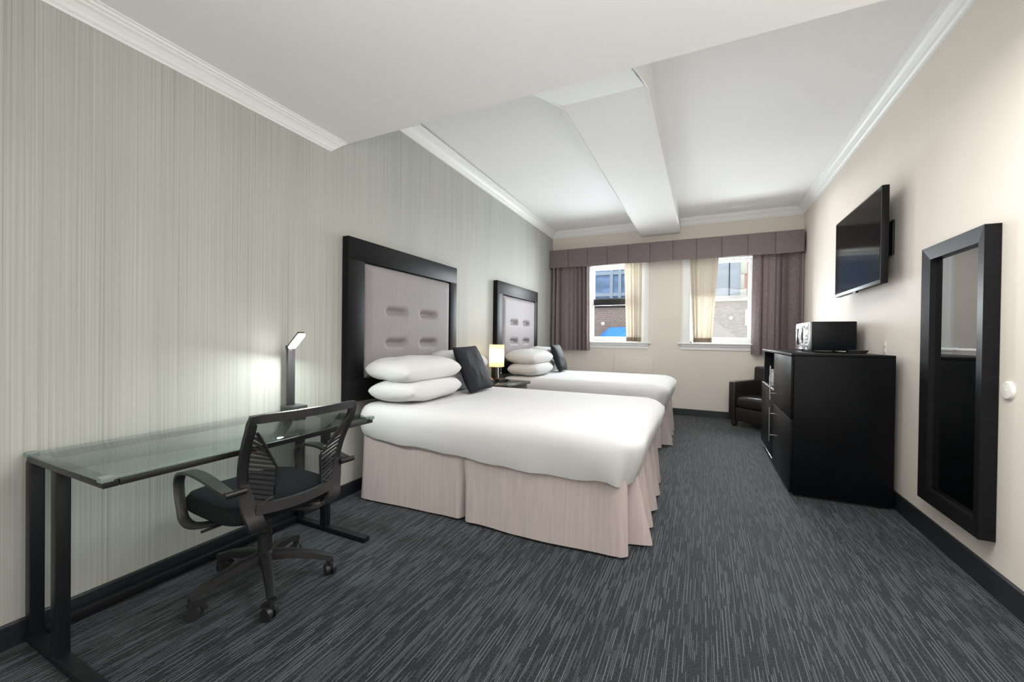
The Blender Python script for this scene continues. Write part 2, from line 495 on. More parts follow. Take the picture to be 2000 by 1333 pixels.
# ------------------------------------------------------------------ windows
def window(n, x0, x1):
    z0, z1 = WZ; zm = 1.868
    # jamb frame
    m = MB(); y0, y1 = D + .0, D + .16
    for a, c in ((x0 - .001, x0 + .03), (x1 - .03, x1 + .001)): m.box(a, c, y0, y1, z0, z1)
    m.box(x0, x1, y0, y1, z1 - .03, z1); m.box(x0, x1, y0, y1, z0, z0 + .02)
    w = struct(build('window_%d' % n, m, MT['trim'], smooth=False))
    # side casings with a stepped profile
    for side in (-1, 1):
        xi = x0 if side < 0 else x1
        m = MB()
        prof = [(0, .03), (.012, .03), (.02, .022), (.055, .020), (.065, .028), (.10, .034), (.115, .026), (.13, .02), (.13, 0), (0, 0)]
        pts = [(xi + side * p, D - q) for p, q in prof]
        m.prism(pts, 'Z', z0 - .01, z1 + .06)
        build('casing', m, MT['trim'], w, angle=20)
    m = MB(); m.box(x0 - .13, x1 + .13, D - .025, D, z1, z1 + .12, .004); build('head_casing', m, MT['trim'], w)
    m = MB(); m.prism([(D + .16, z0 + .012), (D - .055, z0 + .004), (D - .06, z0 - .004), (D - .055, z0 - .016), (D + .16, z0 - .016)], 'X', x0 - .17, x1 + .17)
    build('sill', m, MT['trim'], w)
    m = MB(); m.prism([(D, z0 - .016), (D - .034, z0 - .016), (D - .030, z0 - .05), (D - .016, z0 - .06), (D - .014, z0 - .10), (D, z0 - .106)], 'X', x0 - .13, x1 + .13)
    build('apron', m, MT['trim'], w)
    # two sliding sashes
    a, c = x0 + .03, x1 - .03
    for nm, zz0, zz1, yy, rb, rt in (('upper_sash', zm - .02, z1 - .03, D + .115, .05, .05), ('lower_sash', z0 + .02, zm + .03, D + .075, .075, .05)):
        m = MB(); t = .032; gap = .05 if n == 1 else 0
        m.box(a, a + .045, yy, yy + t, zz0, zz1, .003); m.box(c - .045, c, yy, yy + t, zz0, zz1, .003)
        if not (gap and nm == 'upper_sash'): m.box(a + .04, c - .04, yy, yy + t, zz0, zz0 + rb, .003)
        if not (gap and nm == 'lower_sash'): m.box(a + .04, c - .04, yy, yy + t, zz1 - rt, zz1, .003)
        sh = build(nm, m, MT['trim'], w)
        m = MB(); m.box(a + .04, c - .04, yy + .013, yy + .018, zz0 + rb - .005, zz1 - rt + .005)
        build('pane', m, MT['pane'], sh, smooth=False)
    if n == 1:
        m = MB(); m.box(a + .042, c - .042, D + .072, D + .15, zm - .075, zm + .035, .003); build('meeting_rail', m, MT['fascia'], w)
    return w


window(1, *W1); window(2, *W2)


# ------------------------------------------------------------------ drapes, sheers, valance
def fabric(name, label, cat, x_top, x_bot, z0, z1, y, folds, amp, m, group=None, lean=0, nv=26, seed=0, hem=None, parent=None):
    rnd = random.Random(seed); ph = rnd.random() * 6; q = MB(); per = [rnd.uniform(-.9, .9) for _ in range(8)]
    nu = int(folds * 12) + 1

    def fn(u, v, off=0):
        z = z1 + (z0 - z1) * v
        xa = x_top[0] + (x_bot[0] - x_top[0]) * v; xb = x_top[1] + (x_bot[1] - x_top[1]) * v
        w = u + .045 * math.sin(6.3 * u * 1.3 + per[0] * 3) + .022 * math.sin(15 * u + per[1] * 4)
        a = amp * (.6 + .4 * v) * (.75 + .55 * math.sin(8 * u + per[2] * 5))
        ang = 2 * PI * folds * w + ph + .5 * per[3] * math.sin(2.2 * v + u * 5)
        x = xa + (xb - xa) * u + .25 * a * math.sin(ang * 2 + 1)
        x = min(max(x, min(x_top[0], x_bot[0]) - .01), max(x_top[1], x_bot[1]) + .005)
        return Vector((x, y + a * math.sin(ang) + .3 * a * math.sin(2.1 * ang + per[4] * 3), z))
    hv = 1.0 if hem is None else 1 - hem / (z1 - z0)
    q.grid(nu, nv, lambda u, v: fn(u, v * hv))
    o = build(name, q, m, angle=180, solid=.004)
    tag(o, label, cat, group)
    if hem:
        q = MB(); q.grid(nu, 4, lambda u, v: fn(u, hv + (1 - hv) * v) + Vector((0, -.003, 0)))
        build('hem', q, MT['sheer_hem'], o, local=True, angle=180, solid=.004)
    return o


fabric('drape', 'taupe blackout drape at the left end of the valance, beside the green wall', 'curtain', (-.07, .60), (-.07, .63), 1.0, 2.60, D - .10, 7.3, .040, MT['drape'], 'blackout drapes', seed=3)
fabric('drape', 'taupe blackout drape at the right end of the valance, behind the cabinet and microwave', 'curtain', (3.07, 3.665), (3.07, 3.665), 1.0, 2.60, D - .10, 6.2, .044, MT['drape'], 'blackout drapes', seed=8)
fabric('sheer_curtain', 'cream sheer curtain over the right side of the left window', 'curtain', (1.19, 1.48), (1.245, 1.485), 1.166, 2.62, D - .052, 5.2, .020, MT['sheer'], 'sheer curtains', seed=5, hem=.07)
fabric('sheer_curtain', 'cream sheer curtain over the left side of the right window', 'curtain', (2.20, 2.62), (2.27, 2.53), 1.166, 2.62, D - .052, 5.6, .020, MT['sheer'], 'sheer curtains', seed=11, hem=.07)

val = thing('valance', 'long taupe box pleated valance hanging above both windows', 'valance', (1.8, D - .1, 2.6))
vx0, vx1, vy, vz0, vz1 = -.095, 3.675, D - .18, 2.452, 2.768
edges = [vx0 + (vx1 - vx0) * k / 11 for k in range(12)]
q = MB(); xs = []
for k in range(11):
    a, c = edges[k], edges[k + 1]
    xs += [(a + .0015, .022, 0), (a + .004, .0, 0), (a + .012, -.003, 0)]
    for t in (.25, .5, .75): xs.append((a + (c - a) * t, -.006, t))
    xs += [(c - .012, -.003, 0), (c - .004, 0, 0), (c - .0015, .022, 0)]
xs = [(vx0, .17, 0), (vx0, .05, 0)] + xs[1:-1] + [(vx1, .05, 0), (vx1, .17, 0)]
zz = [0, .15, .4, .7, .9, 1]
for j0 in range(1):
    V = []
    for v in zz:
        row = []
        for i, (x, dy, t) in enumerate(xs):
            flare = .010 * (1 - v)
            sag = .004 * math.sin(x * 7.1) * (1 - v)
            kx = .012 * (1 - v) * mnoise.noise((x * 1.7, 3.1, .2)) if 3 < i < len(xs) - 3 else 0
            row.append(q.bm.verts.new((x + kx, vy + dy - (flare if dy < .04 else 0), vz0 + (vz1 - vz0) * v + sag)))
        V.append(row)
    for r0, r1 in zip(V, V[1:]):
        for i in range(len(xs) - 1): q.bm.faces.new((r0[i], r0[i + 1], r1[i + 1], r1[i]))
build('pleated_front', q, MT['valance'], val, angle=30, solid=.004)
q = MB(); q.box(vx0 + .012, vx1 - .012, vy + .026, D - .001, vz1 - .03, vz1 - .012); build('mounting_board', q, MT['valance'], val)

# wall details
ap = thing('access_panel', 'low painted access panel with two screws on the window wall', 'panel', (1.35, D, .7))
q = MB(); q.box(1.04, 1.667, D - .018, D, .50, .925, .004); build('cover', q, MT['cream'], ap)
for x in (1.075, 1.632):
    q = MB(); q.lathe((x, D - .018, .895), [(.008, 0), (.008, -.002), (.004, -.004)], 12, 'Y'); build('screw', q, MT['chrome'], ap)
cp = thing('wall_cover_plate', 'round cream blank cover plate on the wall right of the mirror', 'wall plate', (XR, 2.672, .985))
q = MB(); q.lathe((XR, 2.672, .985), [(.043, 0), (.043, -.006), (.038, -.012), (.02, -.014)], 32, 'X'); build('cover', q, MT['white_plastic'], cp)
q = MB(); q.lathe((XR - .0135, 2.672, .985), [(.005, 0), (.005, -.002)], 10, 'X'); build('screw', q, MT['white_plastic'], cp)


# ------------------------------------------------------------------ headboards
def padded(y0, y1, z0, z1, xf, depth, slots):
    q = MB(); nu, nv = 90, 66
    slot = [(y0 + a * (y1 - y0), z0 + c * (z1 - z0), hw, hh) for a, c, hw, hh in slots]

    def fn(u, v):
        y = y0 + (y1 - y0) * u; z = z0 + (z1 - z0) * v
        e = min(min(u, 1 - u) * (y1 - y0), min(v, 1 - v) * (z1 - z0))
        t = min(1, e / .085); h = depth * math.sqrt(max(0, 1 - (1 - t) ** 2))
        for sy, sz, hw, hh in slot:
            dy = max(0, abs(y - sy) - hw) / .035; dz = abs(z - sz) / hh
            r = dy * dy + dz * dz
            h -= .050 * math.exp(-r * 1.3) * (1 if t > .9 else t)
        return Vector((xf + h, y, z))
    q.grid(nu, nv, fn)
    return q


HB1Y, HB2Y = 2.898, 5.366
hb = thing('headboard', 'black framed headboard with padded mauve panel above the near bed', 'headboard', (lw(HB1Y), HB1Y, .707), TH)
L, H0, H1 = .745, 0.0, 1.228
q = MB(); t = .062
q.box(.002, t, -L, L, H1 - .165, H1, .004); q.box(.002, t, -L, L, H0, H0 + .16, .004)
q.box(.002, t, -L, -L + .165, H0 + .158, H1 - .163, .004); q.box(.002, t, L - .125, L, H0 + .158, H1 - .163, .004)
build('frame', q, MT['black_wood'], hb, local=True)
q = padded(-L + .163, L - .123, H0 + .158, H1 - .163, .018, .056, [(.30, .60, .09, .030), (.675, .60, .09, .030), (.30, .31, .09, .030), (.675, .31, .09, .030)])
build('padded_panel', q, MT['pad'], hb, local=True, angle=180)
q = MB(); q.box(.002, .02, -L + .16, L - .12, H0 + .155, H1 - .16); build('back_panel', q, MT['black_wood'], hb, local=True)
dup(hb, (lw(HB2Y), HB2Y, .707 + .01), TH, 'black framed headboard with padded mauve panel above the far bed, next to the drape')


# ------------------------------------------------------------------ beds
def ring_points(x0, x1, y0, y1, R, step=.03):
    """rounded rectangle walked near side -> foot -> far side -> head; gives (point, outward normal, corner centre or None)"""
    out = []

    def seg(p, q, n):
        p, q, n = Vector(p), Vector(q), Vector(n); k = max(2, int((q - p).length / step))
        for i in range(k): out.append((p + (q - p) * (i / k), n))

    def arc(c, a0):
        k = 9
        for i in range(k):
            a = a0 + (PI / 2) * i / k; n = Vector((math.cos(a), math.sin(a)))
            out.append((Vector(c) + n * R, n))
    arc((x0 + R, y0 + R), PI); seg((x0 + R, y0), (x1 - R, y0), (0, -1))
    arc((x1 - R, y0 + R), -PI / 2); seg((x1, y0 + R), (x1, y1 - R), (1, 0))
    arc((x1 - R, y1 - R), 0); seg((x1 - R, y1), (x0 + R, y1), (0, 1))
    arc((x0 + R, y1 - R), PI / 2); seg((x0, y1 - R), (x0, y0 + R), (-1, 0))
    return out


def ns(x, y, z=0.0): return mnoise.noise((x, y, z))


BX0, BX1, BW = .105, 2.115, .755      # local bed: x from headboard to foot, half width
HEM = [(.10, .478), (.30, .462), (.50, .450), (.75, .444), (1.0, .432), (1.25, .412), (1.5, .404), (1.75, .406), (1.95, .42), (2.02, .395), (2.12, .39)]


def make_bed(label):
    bed = thing('bed', label, 'bed', (0, BC1, 0))
    pts = ring_points(BX0, BX1, -BW, BW, .13)
    rows = [(-.012, None), (.000, None), (.008, .53), (.012, .58), (.010, .62), (.000, .652), (-.018, .678), (-.045, .694), (-.085, .702), (-.12, .704)]
    q = MB(); V = []
    for k, (d, z) in enumerate(rows):
        row = []
        for p, n in pts:
            hz = lerp_table(HEM, p.x) if n.x < .5 else .40 + .012 * math.sin(p.y * 5)
            hz += .010 * ns(p.x * 6, p.y * 6) + .004 * ns(p.x * 21, p.y * 21)
            zz = hz if k == 0 else (hz * .6 + .53 * .4 if k == 1 else z)
            low = max(0, 1 - k / 5)
            corner = max(0, n.x) * abs(n.y) * 2
            wob = .010 * ns(p.x * 3.1, p.y * 3.1, zz * 3) + .007 * low * ns(p.x * 11, p.y * 11, zz * 2)
            foot = max(0, n.x)
            dd = d + wob - .035 * low * foot - .015 * low * corner + (.014 * foot if 1 < k < 6 else 0)
            # folded corner crease
            cr = math.exp(-((math.atan2(n.y, n.x) + .95) / .10) ** 2) * low if p.x > BX1 - .2 and p.y < 0 else 0
            dd -= .022 * cr
            if foot > .3: zz = zz - .012 * (k >= 4) * foot
            row.append(q.bm.verts.new((p.x + n.x * dd, p.y + n.y * dd, zz)))
        V.append(row)
    c0 = Vector(((BX0 + BX1) / 2, 0, .706))
    for tt in (.93, .82, .66, .48, .30, .14):
        row = []
        for i, v in enumerate(V[9]):
            c = c0 + (v.co - c0) * tt; c.z = .705 + .006 * ns(c.x * 2.3, c.y * 2.3) + .003 * ns(c.x * 7, c.y * 7)
            row.append(q.bm.verts.new(c))
        V.append(row)
    m = len(pts)
    for a, c in zip(V, V[1:]):
        for i in range(m): q.bm.faces.new((a[i], a[(i + 1) % m], c[(i + 1) % m], c[i]))
    q.bm.faces.new(V[-1])
    build('bed_sheet', q, MT['sheet'], bed, local=True, angle=180, solid=.006)
    # skirt
    sp = ring_points(BX0 + .01, BX1 - .055, -BW + .035, BW - .035, .085, .014)
    head = [i for i, (p, n) in enumerate(sp) if n.x < -.5]
    q = MB(); V = []
    fl = [(-.60, -.10), (-.565, -.075), (-.50, .10), (-.44, .015), (-.36, -.02), (-.25, .075), (-.19, .01), (-.10, -.02), (.05, .07), (.11, .0), (.2, -.015), (.34, .06), (.40, 0), (.5, -.01), (.62, .04)]
    for t in (0, .12, .3, .5, .7, .85, 1):
        row = []
        for p, n in sp:
            disp = .012 * t + .006 * t * ns(p.x * 4, p.y * 4, 1.3)
            if n.y < -.9 or n.y > .9:
                e = (p.x - 1.02) / .018
                disp += t * (-.085 * math.exp(-e * e) + .010 * math.exp(-((p.x - 1.07) / .05) ** 2))
                disp += .014 * t * math.sin(p.x * 4.6 + 1)
            elif n.x > .9:
                disp += t * lerp_table(fl, p.y)
            zz = .50 + (.012 + .010 * abs(ns(p.x * 2, p.y * 2, 5)) - .50) * t
            row.append(q.bm.verts.new((p.x + n.x * disp, p.y + n.y * disp, zz)))
        V.append(row)
    m = len(sp)
    for a, c in zip(V, V[1:]):
        for i in range(m):
            k = (i + 1) % m
            q.bm.faces.new((a[i], a[k], c[k], c[i]))
    build('bed_skirt', q, MT['skirt'], bed, local=True, angle=60, solid=.005)
    # box spring and mattress that the linen lies on
    q = MB(); q.box(BX0 + .05, BX1 - .14, -BW + .10, BW - .10, .10, .40, .03); build('box_spring', q, MT['skirt'], bed, local=True)
    q = MB(); q.box(BX0 + .03, BX1 - .07, -BW + .05, BW - .05, .41, .675, .06, 4); build('mattress', q, MT['sheet'], bed, local=True)
    for x in (.35, 1.75):
        for y in (-.5, .5):
            q = MB(); q.cyl((x, y, 0), (x, y, .11), .022, .03, 12); build('leg', q, MT['black_metal'], bed, local=True)
    return bed


BC1, BC2 = 2.955, 5.405
bed1 = make_bed('near bed with white sheet and taupe skirt, closest to the glass desk')
dup(bed1, (-.045, BC2, 0), 0, 'far bed with white sheet and taupe skirt, closest to the windows')


def pillow_mesh(w, d, h, seed, pinch=.06, rnd_c=.10):
    """closed pillow, w along y, d along x, thickness h"""
    q = MB(); n = 30; rnd = random.Random(seed); o = rnd.random() * 50

    def surf(u, v, sgn):
        a, c = math.sin(PI / 2 * (2 * u - 1)), math.sin(PI / 2 * (2 * v - 1))
        y = a * w / 2
        x = c * d / 2
        y *= 1 - pinch * (1 - (abs(c)) ** 2.2) * abs(a) ** 3
        x *= 1 - pinch * (1 - (abs(a)) ** 2.2) * abs(c) ** 3
        k = 1 - rnd_c * (abs(a) * abs(c)) ** 2.2; x *= k; y *= k
        t = (max(0, 1 - abs(a) ** 3.0) ** .40) * (max(0, 1 - abs(c) ** 2.6) ** .42)
        z = sgn * h / 2 * t * (1 + .16 * ns(a * 1.7 + o, c * 1.7, sgn)) + .006 * ns(a * 5 + o, c * 5, sgn * 2) * t
        return Vector((x, y, z))
    A = q.grid(n, n, lambda u, v: surf(u, v, 1)); B = q.grid(n, n, lambda u, v: surf(u, v, -1))
    bmesh.ops.remove_doubles(q.bm, verts=q.bm.verts, dist=1e-4)
    return q


from mathutils.bvhtree import BVHTree


def world_bvh(objs):
    vs, ps = [], []
    for o in objs:
        k = len(vs); Mw = root_matrix(o) if o.parent else (ROOTM.get(o.name) or o.matrix_basis)
        vs += [Mw @ v.co for v in o.data.vertices]; ps += [tuple(k + i for i in p.vertices) for p in o.data.polygons]
    return BVHTree.FromPolygons(vs, ps)


def put_pillow(name, label, group, m, size, c, ax, seed, pinch=.06, under=(), behind=()):
    """ax: (u, v) directions; u = width axis, v = depth axis; the lower face settles on the objects in `under`"""
    u, v = Vector(ax[0]).normalized(), Vector(ax[1]).normalized()
    nrm = v.cross(u).normalized(); v = u.cross(nrm).normalized()
    if nrm.z < 0 and not behind: nrm = -nrm
    R = Matrix((v, u, nrm)).transposed()
    if R.determinant() < 0: R = Matrix((v, -u, nrm)).transposed()
    c = Vector(c); q = pillow_mesh(*size, seed, pinch, .025 if behind else .125)
    if under:
        T = world_bvh(under)
        for vv in q.bm.verts:
            w = R @ vv.co + c
            h = T.ray_cast(Vector((w.x, w.y, 3)), Vector((0, 0, -1)))[0]
            if h is not None:
                lift = h.z + .006 - w.z
                if lift > 0:
                    w.z += lift + (.004 if vv.co.z > 0 else 0); vv.co = R.transposed() @ (w - c)
    if behind:
        T = world_bvh(behind)
        for _ in range(80):
            me = bpy.data.meshes.new('probe'); q.bm.to_mesh(me)
            P = BVHTree.FromPolygons([R @ x.co + c for x in me.vertices], [tuple(p.vertices) for p in me.polygons])
            bpy.data.meshes.remove(me)
            if not P.overlap(T): break
            c += Vector((.006, 0, .0012))
    bmesh.ops.transform(q.bm, matrix=R.to_4x4(), verts=q.bm.verts)
    o = build(name, q, m, angle=180)
    o.location = c
    bpy.context.view_layer.update()
    return tag(o, label, 'pillow', group)


bed_objs = {0: bed1, 1: [o for o in COL.objects if o.name == 'bed.001'][0]}
PILES = {}
for i, dx, bedname in ((0, 0, 'near bed'), (1, -.05, 'far bed')):
    y0 = (BC2 - BC1) * i; g = 'white pillows on the %s' % bedname
    sheet = [o for o in bed_objs[i].children if o.name.startswith('bed_sheet')]
    a = put_pillow('bed_pillow', 'lower white pillow of the front stack on the %s' % bedname, g, MT['pillow'], (.75, .47, .19), (.375 + dx, 2.585 + y0, .800), ((-.03, 1, .0), (1, .03, .02)), 1 + i, under=sheet)
    b_ = put_pillow('bed_pillow', 'upper white pillow of the front stack on the %s' % bedname, g, MT['pillow'], (.76, .47, .20), (.355 + dx, 2.585 + y0, .950), ((.03, 1, .02), (1, 0, -.06)), 2 + i, under=[a] + sheet)
    c_ = put_pillow('bed_pillow', 'lower white pillow behind the black cushion on the %s' % bedname, g, MT['pillow'], (.66, .33, .19), (.272 + dx, 3.375 + y0, .800), ((0, 1, 0), (1, 0, 0)), 3 + i, under=sheet)
    d_ = put_pillow('bed_pillow', 'upper white pillow behind the black cushion on the %s' % bedname, g, MT['pillow'], (.68, .32, .19), (.262 + dx, 3.37 + y0, .975), ((.05, 1, -.06), (1, 0, -.12)), 4 + i, under=[c_] + sheet)
    PILES[i] = [a, b_, c_, d_] + sheet


def put_cushion(label, BL, BR, TL, seed, pile):
    BL, BR, TL = Vector(BL), Vector(BR), Vector(TL)
    u = (BR - BL); v = (TL - BL); c = BL + (u + v) / 2
    return put_pillow('throw_cushion', label, None, MT['black_cloth'], (u.length * 1.02, v.length, .11), c, (u, v), seed, .05, behind=pile)


put_cushion('square black throw cushion leaning on the white pillows of the near bed', (.60, 3.05, .712), (.585, 3.47, .722), (.42, 2.95, 1.11), 21, PILES[0])
put_cushion('square black throw cushion leaning on the white pillows of the far bed', (.54, 5.62, .712), (.52, 6.02, .72), (.40, 5.58, 1.11), 22, PILES[1])

# ------------------------------------------------------------------ nightstand, lamp and phone
nsx, nsy = lw(4.15), 4.16
nt = thing('nightstand', 'dark nightstand with glass top standing between the two beds', 'nightstand', (.3, nsy, 0))
q = MB(); q.box(.0, .52, nsy - .27, nsy + .27, .05, .66, .004); build('cabinet_body', q, MT['darkwood'], nt)
q = MB(); q.box(-.01, .56, nsy - .30, nsy + .30, .66, .688, .004); build('top', q, MT['darkwood'], nt)
q = MB(); q.box(-.008, .565, nsy - .30, nsy + .30, .689, .697, .002); build('glass_top', q, MT['tabletop'], nt)
for k in range(2):
    q = MB(); q.box(.52, .538, nsy - .25, nsy + .25, .08 + .29 * k, .35 + .29 * k, .003); dr = build('drawer', q, MT['darkwood'], nt)
    q = MB(); q.lathe((.538, nsy, .215 + .29 * k), [(.006, 0), (.006, .014), (.014, .016), (.012, .026)], 14, 'X'); build('knob', q, MT['chrome'], dr)
q = MB(); q.box(.03, .49, nsy - .25, nsy + .25, 0, .05); build('plinth', q, MT['black_wood'], nt)

lx, ly = .225, 4.22
tl = thing('table_lamp', 'small table lamp with glowing cream drum shade on the nightstand between the beds', 'lamp', (lx, ly, .698))
q = MB(); q.box(lx - .075, lx + .075, ly - .075, ly + .075, .698, .728, .004); build('base', q, MT['darkwood'], tl)
q = MB(); q.box(lx - .055, lx - .005, ly - .03, ly + .03, .728, .90, .003); build('column', q, MT['darkwood'], tl)
q = MB(); q.cyl((lx + .02, ly, .728), (lx + .02, ly, .93), .012, seg=16); build('stem', q, MT['chrome'], tl)
q = MB(); q.cyl((lx + .045, ly + .025, .79), (lx + .045, ly + .025, .87), .0025, seg=6).lathe((lx + .045, ly + .025, .775), [(.004, 0), (.007, .006), (.004, .016)], 10)
build('pull_chain', q, MT['chrome'], tl)
q = MB(); q.grid(40, 6, lambda u, v: Vector((lx + .088 * math.cos(2 * PI * u), ly + .088 * math.sin(2 * PI * u), .862 + .258 * v)), closed_u=True)
build('shade', q, MT['shade'], tl, angle=180)
q = MB(); q.lathe((lx, ly, .90), [(.010, 0), (.018, .02), (.018, .035), (.010, .048), (.003, .05)], 16); build('bulb', q, MT['bulb'], tl)
pl = bpy.data.lights.new('bedside_bulb', 'POINT'); pl.energy = 3.6; pl.color = (1.0, .78, .52); pl.shadow_soft_size = .035
po = bpy.data.objects.new('bedside_bulb', pl); COL.objects.link(po); po.location = (lx, ly, .995)

px_, py_ = .20, 3.98
ph = thing('telephone', 'telephone with tan and black handset on the nightstand beside the near bed', 'telephone', (px_, py_, .698), .25)
q = MB(); q.prism([(-.10, 0), (.10, 0), (.10, .025), (-.10, .05)], 'Y', -.075, .075); build('body', q, MT['plastic'], ph, local=True)
q = MB(); q.sweep([(-.10, -.045, .055), (-.07, -.045, .075), (0, -.045, .075), (.07, -.045, .055), (.10, -.045, .035)], [(-.02, -.008), (.02, -.008), (.018, .010), (-.018, .010)], scales=[1, .9, .8, .9, 1])
build('handset', q, MT['cable'], ph, local=True)
q = MB()
for i in range(4):
    for j in range(3): q.box(-.03 + .03 * i, -.01 + .03 * i, .0 + .022 * j, .014 + .022 * j, .036 - .004 * i, .046 - .004 * i)
build('keypad', q, MT['rail'], ph, local=True)

# ------------------------------------------------------------------ glass desk
DZ = .735
dx0, dx1, dy0, dy1 = .068, .700, .602, 1.775
desk = thing('glass_desk', 'long glass topped desk with black metal frame along the green wall', 'desk', (.38, 1.19, 0))
q = MB(); q.box(dx0, dx1, dy0, dy1, DZ - .010, DZ, .003); build('glass_top', q, MT['tabletop'], desk)
q = MB(); zt = DZ - .012
q.box(dx0 + .004, dx1 - .004, dy0 + .004, dy0 + .044, zt - .022, zt, .002); q.box(dx0 + .004, dx1 - .004, dy1 - .044, dy1 - .004, zt - .022, zt, .002)
q.box(dx0 + .004, dx0 + .044, dy0 + .046, dy1 - .046, zt - .022, zt, .002); q.box(dx1 - .034, dx1 - .004, dy0 + .046, dy1 - .046, zt - .022, zt, .002)
build('top_frame', q, MT['rail'], desk)
for y in (dy0, dy1):
    for x in (dx0, dx1):
        sx = 1 if x == dx0 else -1; sy = 1 if y == dy0 else -1
        q = MB(); q.box(min(x - sx * .003, x + sx * .03), max(x - sx * .003, x + sx * .03), min(y - sy * .003, y + sy * .03), max(y - sy * .003, y + sy * .03), DZ - .014, DZ + .004, .003)
        build('corner_clip', q, MT['clear_clip'], desk)
for y in (dy0 + .024, dy1 - .0):
    yy = y if y < 1 else 1.765
    for x in (.085, .318):
        q = MB(); q.box(x - .022, x + .022, yy - .02, yy + .02, .030, zt - .022, .002); build('leg', q, MT['black_metal'], desk)
    q = MB(); q.box(.066, .665, yy - .021, yy + .021, .004, .032, .003); build('foot', q, MT['black_metal'], desk)
q = MB(); q.box(.070, .100, dy0 + .046, 1.745, .012, .050, .002); build('stretcher', q, MT['black_metal'], desk)

# LED desk lamp
lxb, lyb = .125, 1.690
dl = thing('desk_lamp', 'slim black folding desk lamp with bright white light on the glass desk', 'lamp', (lxb, lyb, DZ))
q = MB(); q.box(lxb - .058, lxb + .062, lyb - .050, lyb + .050, DZ, DZ + .032, .004); build('base', q, MT['plastic_gloss'], dl)
q = MB(); q.box(lxb - .045, lxb - .020, lyb - .024, lyb + .024, DZ + .03, 1.115, .004); build('post', q, MT['plastic_gloss'], dl)
q = MB(); q.cyl((lxb - .033, lyb - .026, 1.125), (lxb - .033, lyb + .026, 1.125), .014, seg=16); build('hinge', q, MT['plastic_gloss'], dl)
hd = Vector((.155, -.045, .085)).normalized(); hs = hd.cross(Vector((0, 0, 1))).normalized(); hn = hs.cross(hd).normalized()
RH = Matrix((hd, hs, hn)).transposed()
h0 = Vector((lxb - .033, lyb, 1.128))
q = MB(); q.box(0, .185, -.020, .020, -.004, .010, .003, rot=RH, at=h0); head = build('lamp_head', q, MT['plastic_gloss'], dl)
q = MB(); q.box(.012, .190, -.021, .021, -.020, -.003, .007, 3, rot=RH, at=h0); build('light_strip', q, MT['led'], head)
al = bpy.data.lights.new('desk_lamp_light', 'AREA'); al.shape = 'RECTANGLE'; al.size = .05; al.size_y = .03; al.energy = 7.0; al.color = (.94, 1.0, .97)
ao = bpy.data.objects.new('desk_lamp_light', al); COL.objects.link(ao)
ML = Matrix((hd, hs, hn)).transposed().to_4x4(); ML.translation = h0 + hd * .165 - hn * .023
ao.matrix_world = ML

# ------------------------------------------------------------------ office chair (local: faces -x, hub at the origin)
oc = thing('office_chair', 'black mesh back office chair on casters in front of the glass desk', 'chair', (.54, 1.24, 0), -.065)
for k in range(5):
    a = math.radians(-100 + 72 * k) + .065
    d = Vector((math.cos(a), math.sin(a), 0)); s_ = Vector((-d.y, d.x, 0))
    q = MB(); q.sweep([d * .02 + Vector((0, 0, .150)), d * .10 + Vector((0, 0, .146)), d * .20 + Vector((0, 0, .125)), d * .295 + Vector((0, 0, .092))],
                      [(-.024, -.018), (.024, -.018), (.019, .014), (.010, .020), (-.010, .020), (-.019, .014)], scales=[1.15, 1.0, .88, .72])
    lg = build('base_leg', q, MT['plastic'], oc, local=True)
    c = d * .290; wa = a + (.9, 2.2, .4, 1.6, 2.8)[k]
    w = Vector((math.cos(wa), math.sin(wa), 0)); t_ = Vector((-w.y, w.x, 0))
    q = MB(); ce = c + t_ * .016 + Vector((0, 0, .030))
    for sg in (-1, 1):
        q.cyl(ce + w * (sg * .006), ce + w * (sg * .024), .030, .026, 20)
    q.cyl(ce - w * .012, ce + w * .012, .018, seg=14)
    q.cyl(c + Vector((0, 0, .045)), c + Vector((0, 0, .086)), .011, seg=12)
    # hood over the twin wheels
    rr = .034
    q.sweep([ce + t_ * (rr * math.cos(x)) + Vector((0, 0, rr * math.sin(x))) for x in (PI * .05 + PI * .7 * i / 8 for i in range(9))], [(-.014, -.003), (.014, -.003), (.014, .003), (-.014, .003)], up=w)
    build('caster', q, MT['plastic'], lg, local=True)
q = MB(); q.lathe((0, 0, 0), [(.036, .118), (.042, .13), (.042, .165), (.030, .175), (.030, .26), (.024, .265), (.024, .34), (.045, .35), (.045, .385)], 22)
build('gas_column', q, MT['plastic'], oc, local=True)
q = MB(); q.box(-.10, .13, -.07, .07, .372, .402, .01); q.tube([(.02, -.05, .385), (.02, -.2, .378), (.01, -.27, .372)], .006); build('tilt_mechanism', q, MT['plastic'], oc, local=True)


# seat cushion with waterfall front
def seat_fn(u, v):
    ang = 2 * PI * u; e = 2.0 / 4.2
    cx = math.copysign(abs(math.cos(ang)) ** e, math.cos(ang)); cy = math.copysign(abs(math.sin(ang)) ** e, math.sin(ang))
    prof = [(.10, .405), (.88, .402), (.97, .412), (1.0, .435), (.985, .462), (.93, .482), (.80, .491), (.5, .490), (.02, .487)]
    k = v * (len(prof) - 1); i = min(int(k), len(prof) - 2); f = k - i
    r = prof[i][0] * (1 - f) + prof[i + 1][0] * f; z = prof[i][1] * (1 - f) + prof[i + 1][1] * f
    x = .258 * cx * r - .035; y = .252 * cy * r
    z -= .020 * max(0, (-x - .15) / .14) ** 2
    return Vector((x, y, z))


q = MB(); V = q.grid(72, 17, seat_fn, closed_u=True); q.bm.faces.new(V[0][::-1]); q.bm.faces.new(V[-1])
build('seat', q, MT['seatcloth'], oc, local=True, angle=180)


